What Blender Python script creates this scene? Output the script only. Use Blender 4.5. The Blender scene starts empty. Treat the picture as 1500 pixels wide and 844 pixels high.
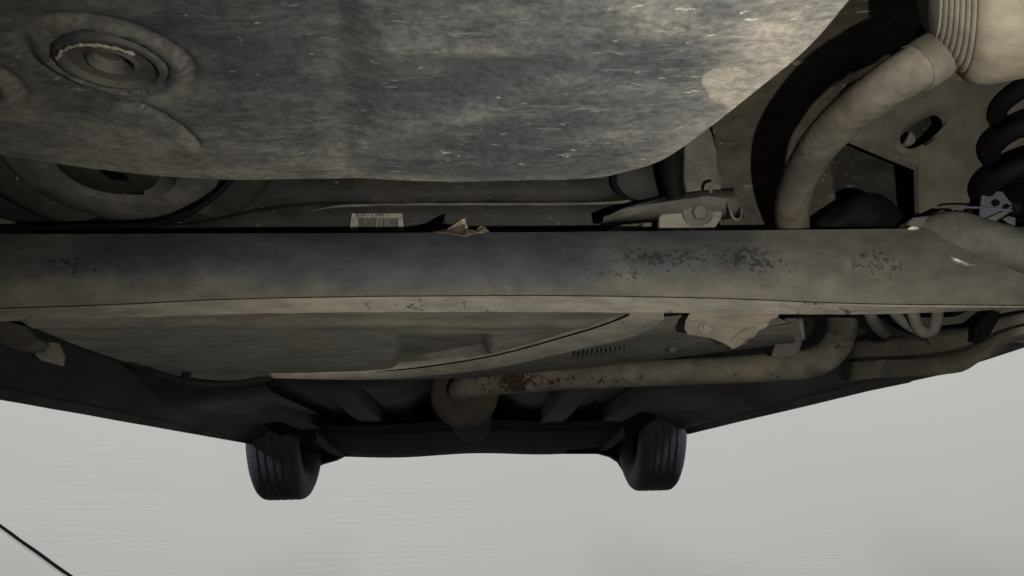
import bpy, bmesh, math, random
from mathutils import Vector, Matrix, Quaternion, noise
random.seed(7)
R = math.radians
scene = bpy.context.scene
COL = scene.collection

# ------------------------------------------------------------------ camera, world, lamps, exposure
F = 1150.0                       # focal length in photograph pixels (1500 wide)
PITCH, YAW, ROLL = R(14.0), R(-2.97), R(-1.3)
H = 1.60                         # camera height above the workshop floor (the car is raised)
O = Vector((0, 0, H))
cam_rot = Matrix.Rotation(YAW, 3, 'Z') @ Matrix.Rotation(R(90) + PITCH, 3, 'X') @ Matrix.Rotation(ROLL, 3, 'Z')
cd = bpy.data.cameras.new('camera')
cd.sensor_width = 36.0
cd.lens = 36.0 * F / 1500.0
cd.clip_start = 0.02
cd.clip_end = 200
cam = bpy.data.objects.new('camera', cd)
cam.matrix_world = Matrix.Translation(O) @ cam_rot.to_4x4()
COL.objects.link(cam)
scene.camera = cam

world = bpy.data.worlds.new('World')
scene.world = world
world.use_nodes = True
bg = world.node_tree.nodes['Background']
bg.inputs['Color'].default_value = (0.55, 0.62, 0.8, 1)
bg.inputs['Strength'].default_value = 0.005

scene.view_settings.view_transform = 'Standard'
scene.view_settings.look = 'None'
scene.view_settings.exposure = 0.0
scene.view_settings.gamma = 1.0

def lamp(name, typ, loc, aim, energy, color, **kw):
    d = bpy.data.lights.new(name, typ)
    d.energy = energy
    d.color = color
    for k, v in kw.items():
        setattr(d, k, v)
    o = bpy.data.objects.new(name, d)
    o.location = loc
    o.rotation_euler = (Vector(aim) - Vector(loc)).to_track_quat('-Z', 'Y').to_euler()
    COL.objects.link(o)
    return o

# hand lamp held beside and a little below the camera: the hard light of the photograph
lamp('hand_lamp', 'SPOT', O + Vector((0.20, 0.0, -0.055)), O + cam_rot @ Vector((0.24, 0.10, -1.0)), 22.5, (1.0, 0.965, 0.895),
     spot_size=R(120), spot_blend=1.0, shadow_soft_size=0.006)
# pale daylight coming in from both open sides of the bay, behind and above the sills
WALL_Y = 6.2
lamp('daylight_west', 'AREA', (-7.0, -3.0, H + 5.0), (3.0, WALL_Y, H - 0.3), 840.0, (0.91, 0.935, 1.0), shape='RECTANGLE', size=2.6, size_y=1.6)
lamp('daylight_east', 'AREA', (7.0, -3.0, H + 5.0), (-3.0, WALL_Y, H - 0.3), 840.0, (0.91, 0.935, 1.0), shape='RECTANGLE', size=2.6, size_y=1.6)

# ------------------------------------------------------------------ helpers
def ray(px, py):
    return cam_rot @ Vector(((px - 750.0) / F, -(py - 422.0) / F, -1.0))
def atY(px, py, Y):
    v = ray(px, py); return O + v * (Y / v.y)
def atZ(px, py, Z):
    v = ray(px, py); return O + v * (Z / v.z)
CI = cam_rot.transposed()
def proj(p):
    v = CI @ (p - O)
    return 750 + F * v.x / -v.z, 422 - F * v.y / -v.z

WLOC = {}
def link(name, mesh, mat, parent, loc=Vector((0, 0, 0)), smooth=True):
    o = bpy.data.objects.new(name, mesh)
    COL.objects.link(o)
    if mat is not None:
        mesh.materials.append(mat)
    WLOC[o.name] = Vector(loc)
    if parent is not None:
        o.parent = parent
        o.location = Vector(loc) - WLOC[parent.name]
    else:
        o.location = loc
    if smooth:
        for p in mesh.polygons:
            p.use_smooth = True
    return o
def mk(name, verts, faces, mat, parent=None, smooth=True, sharp=40, origin=None):
    verts = [Vector(v) for v in verts]
    if origin is None:
        c = Vector((0, 0, 0))
        for v in verts: c += v
        c /= len(verts)
    else:
        c = Vector(origin)
    me = bpy.data.meshes.new(name)
    me.from_pydata([tuple(v - c) for v in verts], [], faces)
    me.validate()
    bm = bmesh.new(); bm.from_mesh(me)
    bmesh.ops.recalc_face_normals(bm, faces=bm.faces)
    bm.to_mesh(me); bm.free()
    o = link(name, me, mat, parent, c, smooth)
    if smooth and sharp < 180:
        try: me.set_sharp_from_angle(angle=R(sharp))
        except Exception: pass
    return o
def bevel(o, w=0.002, seg=2):
    m = o.modifiers.new('bevel', 'BEVEL'); m.width = w; m.segments = seg; m.limit_method = 'ANGLE'; m.angle_limit = R(35)
    return o
def solid(o, t):
    m = o.modifiers.new('solid', 'SOLIDIFY'); m.thickness = t; m.offset = 0
    return o
def tag(o, label, cat, group=None, kind=None):
    if label: o['label'] = label
    if cat: o['category'] = cat
    if group: o['group'] = group
    if kind: o['kind'] = kind
    return o
def empty(name, loc, parent=None):
    o = bpy.data.objects.new(name, None)
    o.empty_display_size = 0.1
    COL.objects.link(o)
    WLOC[o.name] = Vector(loc)
    if parent is not None:
        o.parent = parent; o.location = Vector(loc) - WLOC[parent.name]
    else:
        o.location = loc
    return o
def grid_faces(nr, nc, closed_c=False):
    f = []
    for i in range(nr - 1):
        for j in range(nc if closed_c else nc - 1):
            k = (j + 1) % nc
            f.append((i * nc + j, i * nc + k, (i + 1) * nc + k, (i + 1) * nc + j))
    return f
def loft(name, rows, mat, parent, closed=False, caps=False, **kw):
    nc = len(rows[0]); v = [p for r in rows for p in r]
    f = grid_faces(len(rows), nc, closed)
    if caps:
        f.append(tuple(range(nc))); f.append(tuple((len(rows) - 1) * nc + j for j in range(nc))[::-1])
    return mk(name, v, f, mat, parent, **kw)
def spline(pts, n):
    """Catmull-Rom through points (any dimension)."""
    P = [Vector(p) for p in pts]
    P = [P[0] * 2 - P[1]] + P + [P[-1] * 2 - P[-2]]
    out = []; segs = len(P) - 3
    for i in range(n):
        t = i / (n - 1) * segs; k = min(int(t), segs - 1); t -= k
        a, b, c, d = P[k:k + 4]
        out.append(0.5 * ((2 * b) + (c - a) * t + (2 * a - 5 * b + 4 * c - d) * t * t + (3 * b - a - 3 * c + d) * t ** 3))
    return out
def interp(x, pts):
    if x <= pts[0][0]: return pts[0][1]
    for (a, b), (c, d) in zip(pts, pts[1:]):
        if x <= c:
            t = (x - a) / (c - a); return b + (d - b) * t
    return pts[-1][1]
def smooth_interp(x, pts):
    if x <= pts[0][0]: return pts[0][1]
    n = len(pts)
    for i in range(n - 1):
        a, b = pts[i]; c, d = pts[i + 1]
        if x <= c:
            t = (x - a) / (c - a)
            m0 = (d - pts[i - 1][1]) / (c - pts[i - 1][0]) if i > 0 else (d - b) / (c - a)
            m1 = (pts[i + 2][1] - b) / (pts[i + 2][0] - a) if i + 2 < n else (d - b) / (c - a)
            h = c - a
            return ((2*t**3 - 3*t*t + 1) * b + (t**3 - 2*t*t + t) * h * m0 + (-2*t**3 + 3*t*t) * d + (t**3 - t*t) * h * m1)
    return pts[-1][1]
def tube(name, pts, rad, mat, parent, n=60, seg=20, cap=True, wob=0.0, origin=None):
    """pts: 3D points; rad: number or list matching pts."""
    if isinstance(rad, (int, float)): rad = [rad] * len(pts)
    C = spline([(p[0], p[1], p[2]) for p in pts], n)
    RR = [v[0] for v in spline([(r, 0, 0) for r in rad], n)]
    rows = []; T0 = (C[1] - C[0]).normalized()
    N = T0.orthogonal().normalized()
    for i in range(n):
        T = (C[min(i + 1, n - 1)] - C[max(i - 1, 0)]).normalized()
        N = (N - T * N.dot(T)).normalized(); B = T.cross(N)
        row = []
        for j in range(seg):
            a = 2 * math.pi * j / seg
            r = RR[i]
            if wob: r *= 1 + wob * noise.noise(C[i] * 25 + Vector((a, 0, 0)))
            row.append(C[i] + (N * math.cos(a) + B * math.sin(a)) * r)
        rows.append(row)
    return loft(name, rows, mat, parent, closed=True, caps=cap, origin=origin)
def frame(axis, up=Vector((0, 0, 1))):
    a = Vector(axis).normalized()
    x = up.cross(a)
    if x.length < 1e-4: x = Vector((1, 0, 0)).cross(a)
    x.normalize(); y = a.cross(x)
    return x, y, a
def lathe(name, prof, center, axis, mat, parent, seg=48, sx=1.0, sy=1.0, cap=True, sharp=40, wob=0.0):
    """prof: list of (radius, height along axis)."""
    x, y, a = frame(axis); c = Vector(center); rows = []
    for r, h in prof:
        row = []
        for j in range(seg):
            t = 2 * math.pi * j / seg
            rr = r * (1 + wob * noise.noise(Vector((math.cos(t) * 2, math.sin(t) * 2, h * 30))))
            row.append(c + x * (rr * sx * math.cos(t)) + y * (rr * sy * math.sin(t)) + a * h)
        rows.append(row)
    return loft(name, rows, mat, parent, closed=True, caps=cap, sharp=sharp)
def prism(name, poly, depth, mat, parent, bev=0.0015, smooth=False):
    """poly: planar-ish 3D points, depth: Vector extrusion."""
    n = len(poly); d = Vector(depth)
    v = [Vector(p) for p in poly] + [Vector(p) + d for p in poly]
    f = [tuple(range(n)), tuple(range(2 * n - 1, n - 1, -1))] + [(i, (i + 1) % n, n + (i + 1) % n, n + i) for i in range(n)]
    o = mk(name, v, f, mat, parent, smooth=smooth)
    if bev: bevel(o, bev)
    return o
def box(name, c, s, mat, parent, rot=None, bev=0.002):
    c = Vector(c); v = []
    for dx in (-1, 1):
        for dy in (-1, 1):
            for dz in (-1, 1):
                p = Vector((dx * s[0] / 2, dy * s[1] / 2, dz * s[2] / 2))
                if rot is not None: p = rot @ p
                v.append(c + p)
    f = [(0, 1, 3, 2), (4, 6, 7, 5), (0, 4, 5, 1), (2, 3, 7, 6), (0, 2, 6, 4), (1, 5, 7, 3)]
    o = mk(name, v, f, mat, parent, smooth=False)
    if bev: bevel(o, bev)
    return o
def bolt(center, axis, r, mat, parent, name='bolt'):
    """washer and hexagonal head in one mesh."""
    x, y, a = frame(axis); c = Vector(center); rows = []
    for rr, h, hexa in ((r * 1.5, 0, 0), (r * 1.5, r * .22, 0), (r * 1.0, r * .26, 0), (r, r * .3, 1), (r, r * .9, 1), (r * .82, r * 1.05, 0), (r * .3, r * 1.08, 0)):
        row = []
        for j in range(24):
            t = 2 * math.pi * j / 24; q = rr
            if hexa: q = rr * math.cos(math.pi / 6) / math.cos((t % (math.pi / 3)) - math.pi / 6)
            row.append(c + x * q * math.cos(t) + y * q * math.sin(t) + a * h)
        rows.append(row)
    return loft(name, rows, mat, parent, closed=True, caps=True, sharp=30)

# ------------------------------------------------------------------ materials
class NT:
    def __init__(s, name):
        s.m = bpy.data.materials.new(name); s.m.use_nodes = True
        s.t = s.m.node_tree; s.b = s.t.nodes['Principled BSDF']
    def n(s, typ, **kw):
        o = s.t.nodes.new(typ)
        for k, v in kw.items(): setattr(o, k, v)
        return o
    def l(s, a, b): s.t.links.new(a, b)
    def noise(s, vec, scale, detail=6, rough=0.6, dist=0.0):
        o = s.n('ShaderNodeTexNoise'); o.inputs['Scale'].default_value = scale
        o.inputs['Detail'].default_value = detail; o.inputs['Roughness'].default_value = rough
        o.inputs['Distortion'].default_value = dist
        s.l(vec, o.inputs['Vector']); return o.outputs['Fac']
    def mp(s, vec, scale, loc=(0, 0, 0), rot=(0, 0, 0)):
        o = s.n('ShaderNodeMapping'); o.inputs['Scale'].default_value = scale; o.inputs['Location'].default_value = loc
        o.inputs['Rotation'].default_value = rot
        s.l(vec, o.inputs['Vector']); return o.outputs['Vector']
    def rng(s, v, a, b, c=0.0, d=1.0):
        o = s.n('ShaderNodeMapRange'); o.interpolation_type = 'SMOOTHSTEP'
        for k, x in zip(('From Min', 'From Max', 'To Min', 'To Max'), (a, b, c, d)): o.inputs[k].default_value = x
        s.l(v, o.inputs['Value']); return o.outputs['Result']
    def math(s, op, a, b=None, clamp=False):
        o = s.n('ShaderNodeMath', operation=op); o.use_clamp = clamp
        for i, x in enumerate((a, b)):
            if x is None: continue
            if isinstance(x, (int, float)): o.inputs[i].default_value = x
            else: s.l(x, o.inputs[i])
        return o.outputs[0]
    def mix(s, fac, a, b, typ='MIX'):
        o = s.n('ShaderNodeMix', data_type='RGBA', blend_type=typ)
        for sock, x in zip((o.inputs[0], o.inputs[6], o.inputs[7]), (fac, a, b)):
            if isinstance(x, (int, float)): sock.default_value = x
            elif isinstance(x, tuple): sock.default_value = (*x, 1) if len(x) == 3 else x
            else: s.l(x, sock)
        return o.outputs[2]

def grime(name, base, dust, amount=0.5, spread=0.22, scale=7.0, streak=(5, 45, 45), streak_amt=0.35, rough=0.75, rough2=0.95,
          specks=0.0, speck_col=(0.32, 0.30, 0.26), speck_scale=70, blot=0.0, blot_col=(0.012, 0.012, 0.012), blot_scale=30,
          rust=0.0, rust_col=(0.060, 0.034, 0.022), attr=False, rust_attr=False, blot_attr=False, bump=0.25, bump_scale=130, metal=0.0, seed=0.0, tint=0.35, spec=0.35):
    s = NT(name)
    tc = s.n('ShaderNodeTexCoord').outputs['Object']
    v = s.mp(tc, (1, 1, 1), (seed * 3.1, seed * 1.7, seed * 2.3))
    A = s.noise(v, scale, 8, 0.62, 0.4)
    S = s.noise(s.mp(v, streak), 1.0, 7, 0.62, 0.6)
    fine = s.noise(v, bump_scale, 4, 0.6)
    x = s.math('ADD', s.math('MULTIPLY', A, 1.0 - streak_amt), s.math('MULTIPLY', S, streak_amt))
    x = s.math('ADD', x, s.math('MULTIPLY', s.math('SUBTRACT', fine, 0.5), 0.16))
    if attr:
        at = s.n('ShaderNodeAttribute'); at.attribute_name = 'dust'
        x = s.math('ADD', x, s.math('MULTIPLY', at.outputs['Fac'], 0.42))
    th = 0.5 + (0.5 - amount) * 0.45
    mask = s.rng(x, th - spread, th + spread)
    col = s.mix(mask, base, dust)
    big = s.noise(v, scale * 0.45, 3, 0.5)
    col = s.mix(tint, col, s.mix(s.rng(big, 0.3, 0.7), (0.52, 0.54, 0.58), (1.5, 1.42, 1.3)), 'MULTIPLY')
    st2 = s.noise(s.mp(v, tuple(k * 2.3 for k in streak), (4, 2, 1)), 1.0, 5, 0.65)
    col = s.mix(0.55, col, s.mix(s.rng(st2, 0.28, 0.72), (0.55, 0.55, 0.56), (1.4, 1.4, 1.38)), 'MULTIPLY')
    if blot:
        bn = s.noise(v, blot_scale, 6, 0.7, 0.5); bm_ = s.noise(v, blot_scale * 0.2, 2, 0.5)
        if blot_attr:
            at3 = s.n('ShaderNodeAttribute'); at3.attribute_name = 'blot'
            bn = s.math('ADD', bn, s.math('MULTIPLY', s.math('SUBTRACT', at3.outputs['Fac'], 0.5), 0.22)); bm_ = s.math('ADD', bm_, at3.outputs['Fac'])
        bf = s.math('MULTIPLY', s.rng(bn, 0.60 - 0.12 * blot, 0.66 - 0.1 * blot), s.rng(bm_, 0.48, 0.6))
        col = s.mix(s.math('MULTIPLY', bf, 0.7), col, blot_col)
    if rust:
        rn = s.noise(v, 95, 7, 0.7, 0.3); rb = s.noise(v, 8, 2, 0.5)
        rf = s.math('ADD', rn, s.math('MULTIPLY', s.math('SUBTRACT', rb, 0.5), 0.6))
        if rust_attr:
            at2 = s.n('ShaderNodeAttribute'); at2.attribute_name = 'rust'
            rf = s.math('ADD', rf, s.math('MULTIPLY', at2.outputs['Fac'], 0.3))
        rf = s.rng(rf, 0.68 - rust * 0.15, 0.74 - rust * 0.15)
        col = s.mix(rf, col, rust_col)
    if specks:
        sp = s.noise(s.mp(v, (0.55, 1.3, 1.3)), speck_scale, 3, 0.55, 0.8); sb = s.noise(v, 9, 2, 0.5)
        sf = s.math('MULTIPLY', s.rng(sp, 0.70 - 0.06 * specks, 0.745 - 0.06 * specks), s.rng(sb, 0.36, 0.56))
        col = s.mix(s.math('MULTIPLY', sf, 0.8), col, speck_col)
    s.l(col, s.b.inputs['Base Color'])
    s.l(s.rng(mask, 0, 1, rough, rough2), s.b.inputs['Roughness'])
    s.b.inputs['Metallic'].default_value = metal
    s.b.inputs['Specular IOR Level'].default_value = spec
    bp = s.n('ShaderNodeBump'); bp.inputs['Strength'].default_value = bump; bp.inputs['Distance'].default_value = 0.002
    hh = s.math('ADD', s.math('MULTIPLY', fine, 0.6), s.math('ADD', s.math('MULTIPLY', S, 0.7), s.math('MULTIPLY', mask, 0.5)))
    s.l(hh, bp.inputs['Height']); s.l(bp.outputs['Normal'], s.b.inputs['Normal'])
    return s.m
def plain(name, col, rough=0.6, metal=0.0, var=0.25, scale=40, bump=0.1, spec=0.4):
    s = NT(name)
    tc = s.n('ShaderNodeTexCoord').outputs['Object']
    a = s.noise(tc, scale, 5, 0.6)
    c = s.mix(var, col, s.mix(s.rng(a, 0.3, 0.7), (0.4, 0.4, 0.4), (1.6, 1.6, 1.6)), 'MULTIPLY')
    s.l(c, s.b.inputs['Base Color'])
    s.b.inputs['Roughness'].default_value = rough; s.b.inputs['Metallic'].default_value = metal
    s.b.inputs['Specular IOR Level'].default_value = spec
    bp = s.n('ShaderNodeBump'); bp.inputs['Strength'].default_value = bump; bp.inputs['Distance'].default_value = 0.001
    s.l(a, bp.inputs['Height']); s.l(bp.outputs['Normal'], s.b.inputs['Normal'])
    return s.m

DUST = (0.30, 0.255, 0.185)
M = {}
def tub_mat():
    s = NT('dusty_undercoat')
    v = s.n('ShaderNodeTexCoord').outputs['Object']
    at = s.n('ShaderNodeAttribute'); at.attribute_name = 'dust'
    A = s.noise(s.mp(v, (0.8, 1.5, 1)), 13, 10, 0.66, 0.4)
    B = s.noise(s.mp(v, (1, 2.6, 1)), 60, 8, 0.7, 0.6)
    x = s.math('ADD', s.math('MULTIPLY', A, 0.72), s.math('MULTIPLY', B, 0.28))
    x = s.math('ADD', x, s.math('MULTIPLY', at.outputs['Fac'], 0.17))
    mask = s.rng(x, 0.38, 0.70)
    col = s.mix(mask, (0.055, 0.057, 0.059), (0.155, 0.149, 0.134))
    warm = s.rng(at.outputs['Fac'], 0.0, 0.9)
    col = s.mix(s.math('MULTIPLY', warm, 0.55), col, s.mix(mask, (0.080, 0.072, 0.058), (0.28, 0.248, 0.195)))
    g = s.noise(v, 210, 4, 0.65)
    col = s.mix(0.6, col, s.mix(s.rng(g, 0.3, 0.7), (0.55, 0.55, 0.55), (1.4, 1.4, 1.4)), 'MULTIPLY')
    m2 = s.noise(s.mp(v, (1, 2.2, 1), (2, 5, 1)), 34, 7, 0.72, 0.8)
    col = s.mix(0.4, col, s.mix(s.rng(m2, 0.32, 0.68), (0.62, 0.63, 0.645), (1.32, 1.31, 1.28)), 'MULTIPLY')
    zone = s.rng(s.noise(v, 16, 4, 0.6), 0.42, 0.62)
    for k, (sc, rot, c, th) in enumerate((((34, 210, 100), 3, (0.24, 0.23, 0.205), .57), ((30, 170, 100), -5, (0.022, 0.022, 0.024), .56), ((70, 330, 100), -9, (0.34, 0.32, 0.28), .62))):
        n_ = s.noise(s.mp(v, sc, (k * 3, k, 0), (0, 0, R(rot))), 1.0, 3, 0.55, 0.5)
        col = s.mix(s.math('MULTIPLY', s.math('MULTIPLY', s.rng(n_, th, th + .07), zone), (0.22, 0.38, 0.5)[k]), col, c)
    sp = s.noise(s.mp(v, (0.6, 1.2, 1)), 120, 4, 0.65, 0.3)
    col = s.mix(s.math('MULTIPLY', s.rng(sp, 0.66, 0.70), 0.75), col, (0.36, 0.345, 0.30))
    s.l(col, s.b.inputs['Base Color'])
    s.l(s.rng(mask, 0, 1, 0.5, 0.9), s.b.inputs['Roughness']); s.b.inputs['Specular IOR Level'].default_value = 0.35
    bp = s.n('ShaderNodeBump'); bp.inputs['Strength'].default_value = 0.2; bp.inputs['Distance'].default_value = 0.002
    s.l(s.math('ADD', s.math('MULTIPLY', g, 0.4), s.math('ADD', m2, s.math('MULTIPLY', A, 1.2))), bp.inputs['Height']); s.l(bp.outputs['Normal'], s.b.inputs['Normal'])
    return s.m
M['tub'] = tub_mat()
M['beam'] = grime('painted_axle_steel', (0.072, 0.078, 0.088), (0.20, 0.187, 0.15), 0.28, 0.25, 5.0, (9, 16, 14), 0.3, 0.68, 0.9, blot=0.35, blot_scale=150, blot_attr=True, attr=True, bump=0.18, seed=2)
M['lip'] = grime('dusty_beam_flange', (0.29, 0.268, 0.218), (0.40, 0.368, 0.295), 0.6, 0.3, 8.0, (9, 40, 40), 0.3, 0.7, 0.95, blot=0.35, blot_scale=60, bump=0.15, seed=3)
M['panel'] = grime('dark_crossmember_paint', (0.023, 0.021, 0.0185), (0.075, 0.067, 0.055), 0.26, 0.25, 14.0, (8, 22, 22), 0.4, 0.6, 0.9, specks=0.8, speck_col=(.17, .158, .14), speck_scale=130, bump=0.4, seed=4)
M['body'] = grime('muddy_floor_steel', (0.034, 0.029, 0.023), (0.115, 0.098, 0.072), 0.42, 0.25, 8.0, (12, 20, 20), 0.35, 0.7, 0.95, specks=1.1, speck_col=(.25, .23, .19), speck_scale=60, rust=0.25, bump=0.5, seed=5)
M['rail'] = grime('dusty_rail_steel', (0.085, 0.076, 0.060), (0.15, 0.134, 0.105), 0.5, 0.3, 5.0, (8, 8, 8), 0.2, 0.8, 0.95, bump=0.15, seed=6, tint=0.25)
M['muffler'] = grime('dusty_muffler_steel', (0.24, 0.21, 0.155), (0.36, 0.32, 0.245), 0.6, 0.3, 9.0, (9, 12, 12), 0.25, 0.75, 0.95, blot=0.2, blot_col=(0.13, 0.10, 0.07), blot_scale=20, bump=0.2, seed=7, tint=0.5)
M['pipe'] = grime('dusty_pipe_steel', (0.13, 0.117, 0.092), (0.235, 0.21, 0.165), 0.5, 0.28, 12.0, (14, 14, 14), 0.3, 0.7, 0.95, rust=0.0, blot=0.6, blot_col=(0.085, 0.068, 0.05), blot_scale=26, bump=0.25, seed=8, tint=0.7)
M['rustpipe'] = grime('rusty_pipe_steel', (0.155, 0.137, 0.106), (0.25, 0.224, 0.172), 0.5, 0.25, 14.0, (14, 14, 14), 0.3, 0.6, 0.9, rust=0.30, rust_attr=True, bump=0.3, seed=9)
M['catmat'] = grime('brown_converter_steel', (0.045, 0.034, 0.025), (0.10, 0.078, 0.055), 0.5, 0.3, 12.0, (12, 12, 12), 0.3, 0.6, 0.9, bump=0.3, seed=19)
M['tank'] = grime('dusty_tank_plastic', (0.22, 0.208, 0.180), (0.42, 0.38, 0.30), 0.55, 0.32, 5.0, (6, 14, 14), 0.3, 0.6, 0.9, attr=True, bump=0.18, seed=10)
M['cover'] = grime('grey_cover_plastic', (0.12, 0.118, 0.108), (0.22, 0.205, 0.172), 0.5, 0.3, 6.0, (8, 20, 20), 0.3, 0.65, 0.9, bump=0.15, seed=21)
M['strap'] = grime('dusty_tank_strap', (0.42, 0.385, 0.315), (0.54, 0.495, 0.40), 0.55, 0.3, 9.0, (10, 10, 10), 0.2, 0.8, 0.95, bump=0.1, seed=11)
M['shield'] = grime('beige_heat_shield', (0.33, 0.285, 0.215), (0.45, 0.395, 0.305), 0.6, 0.3, 12.0, (8, 50, 50), 0.3, 0.75, 0.95, bump=0.15, seed=12)
M['dark'] = grime('dark_underbody', (0.017, 0.016, 0.014), (0.048, 0.043, 0.036), 0.4, 0.3, 4.0, (10, 5, 10), 0.3, 0.7, 0.95, bump=0.25, seed=13)
M['sill'] = grime('dark_sill_steel', (0.028, 0.025, 0.022), (0.060, 0.053, 0.043), 0.4, 0.3, 5.0, (20, 4, 20), 0.3, 0.6, 0.9, bump=0.2, seed=14)
M['ringpan'] = grime('greenish_cup_steel', (0.040, 0.042, 0.034), (0.095, 0.086, 0.068), 0.4, 0.3, 9.0, (14, 14, 14), 0.25, 0.65, 0.9, specks=0.6, bump=0.2, seed=15)
M['plug'] = grime('rubber_plug', (0.050, 0.051, 0.052), (0.15, 0.132, 0.10), 0.35, 0.3, 14.0, (12, 25, 25), 0.3, 0.6, 0.9, bump=0.2, seed=16)
M['arm'] = grime('dusty_bracket_steel', (0.10, 0.098, 0.092), (0.24, 0.22, 0.18), 0.45, 0.3, 12.0, (14, 14, 14), 0.25, 0.6, 0.9, specks=0.4, bump=0.25, seed=17)
M['front'] = plain('black_front_tray_plastic', (0.007, 0.007, 0.008), 0.9, 0, 0.3, 12, 0.1, 0.08)
M['rubber_shade'] = plain('black_rubber_and_shade', (0.005, 0.005, 0.005), 0.75, 0, 0.3, 60, 0.15, 0.2)  # rubber parts, and the black of shapes standing in for shade
M['tyre'] = plain('tyre_rubber', (0.070, 0.067, 0.078), 0.7, 0, 0.25, 50, 0.15, 0.35)
M['bare'] = plain('bright_bare_metal', (0.42, 0.41, 0.48), 0.35, 0.7, 0.2, 60, 0.1, 0.5)
M['rim'] = plain('grey_wheel_steel', (0.10, 0.10, 0.11), 0.55, 0.5, 0.2, 40, 0.05)
M['weld'] = plain('weld_metal', (0.45, 0.46, 0.38), 0.4, 0.4, 0.5, 160, 0.4)
M['scrap'] = plain('torn_tan_sticker', (0.42, 0.33, 0.25), 0.9, 0, 0.25, 120, 0.2, 0.1)
M['white'] = plain('white_paper_edge', (0.80, 0.76, 0.66), 0.85, 0, 0.15, 120, 0.05, 0.1)
M['paper'] = plain('dirty_label_paper', (0.40, 0.375, 0.325), 0.9, 0, 0.35, 160, 0.05, 0.1)
M['ink'] = plain('faded_black_ink', (0.095, 0.088, 0.075), 0.9, 0, 0.5, 300, 0.0, 0.1)
M['ink_dark'] = plain('black_ink', (0.03, 0.03, 0.03), 0.9, 0, 0.3, 300, 0.0, 0.1)
M['cable'] = plain('black_cable', (0.006, 0.006, 0.006), 0.7, 0, 0.2, 60, 0.05, 0.1)

def wall_mat():
    s = NT('pale_grey_plaster')
    tc = s.n('ShaderNodeTexCoord').outputs['Object']
    big = s.noise(tc, 0.45, 3, 0.5)
    col = s.mix(s.rng(big, 0.3, 0.7), (0.628, 0.628, 0.552), (0.642, 0.642, 0.566))
    s.l(col, s.b.inputs['Base Color']); s.b.inputs['Roughness'].default_value = 0.85
    rip = s.noise(s.mp(tc, (0.45, 1, 7.0), rot=(0, R(4), 0)), 1.0, 2, 0.4, 0.9)
    pat = s.noise(tc, 0.7, 2, 0.5)
    w = s.math('MULTIPLY', s.math('PINGPONG', s.math('MULTIPLY', rip, 7.0), 0.5), s.rng(pat, 0.45, 0.62))
    bp = s.n('ShaderNodeBump'); bp.inputs['Strength'].default_value = 0.10; bp.inputs['Distance'].default_value = 0.02
    s.l(w, bp.inputs['Height']); s.l(bp.outputs['Normal'], s.b.inputs['Normal'])
    return s.m
M['wall'] = wall_mat()
M['floor'] = plain('workshop_floor_concrete', (0.022, 0.022, 0.022), 0.85, 0, 0.2, 3, 0.05)

# ------------------------------------------------------------------ setting
wall = mk('wall', [(-14, WALL_Y, 0), (14, WALL_Y, 0), (14, WALL_Y, 7), (-14, WALL_Y, 7), (-14, WALL_Y + .2, 0), (14, WALL_Y + .2, 0), (14, WALL_Y + .2, 7), (-14, WALL_Y + .2, 7)],
          [(0, 1, 2, 3), (5, 4, 7, 6), (3, 2, 6, 7), (0, 4, 5, 1), (0, 3, 7, 4), (1, 5, 6, 2)], M['wall'], None, smooth=False)
tag(wall, 'plain pale grey wall behind the car', None, kind='structure')
floor = mk('floor', [(-14, -6, -.004), (14, -6, -.004), (14, WALL_Y, -.004), (-14, WALL_Y, -.004)], [(0, 1, 2, 3)], M['floor'], None, smooth=False)
tag(floor, 'grey workshop floor below the raised car', None, kind='structure')

# ------------------------------------------------------------------ the car
car = empty('car', O + Vector((-0.03, 2.0, -0.07)))
tag(car, 'dusty underside of a raised car seen from the rear, axle beam and exhaust in view', 'car')

# ---- spare wheel well ------------------------------------------------
def gauss(px, py, cx, cy, sx, sy, rot=0.0):
    dx, dy = px - cx, py - cy
    c, s_ = math.cos(R(rot)), math.sin(R(rot))
    u, w = dx * c + dy * s_, -dx * s_ + dy * c
    return math.exp(-(u / sx) ** 2 - (w / sy) ** 2)
def seg_dist(px, py, pts):
    best = 1e9
    for (ax, ay), (bx, by) in zip(pts, pts[1:]):
        dx, dy = bx - ax, by - ay; L = dx * dx + dy * dy
        t = max(0, min(1, ((px - ax) * dx + (py - ay) * dy) / L))
        best = min(best, math.hypot(px - ax - t * dx, py - ay - t * dy))
    return best
TZ = 0.20
outline_px = [(-330, 150), (-150, 190), (0, 226), (150, 250), (260, 262), (350, 266), (440, 265), (520, 265), (600, 268), (740, 268), (860, 265), (920, 254),
              (985, 230), (1050, 186), (1110, 138), (1180, 80), (1240, 12), (1290, -60), (1340, -190), (1360, -330)]
OUT = [atZ(x, y, TZ) for x, y in outline_px]
NU, NV = 440, 150
OUTS = spline(OUT, NU)
CEN = O + Vector((-0.06, 0.02, TZ))
plug_c = atZ(163, 93, TZ)
plug2_c = atZ(-92, 118, TZ)
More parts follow.
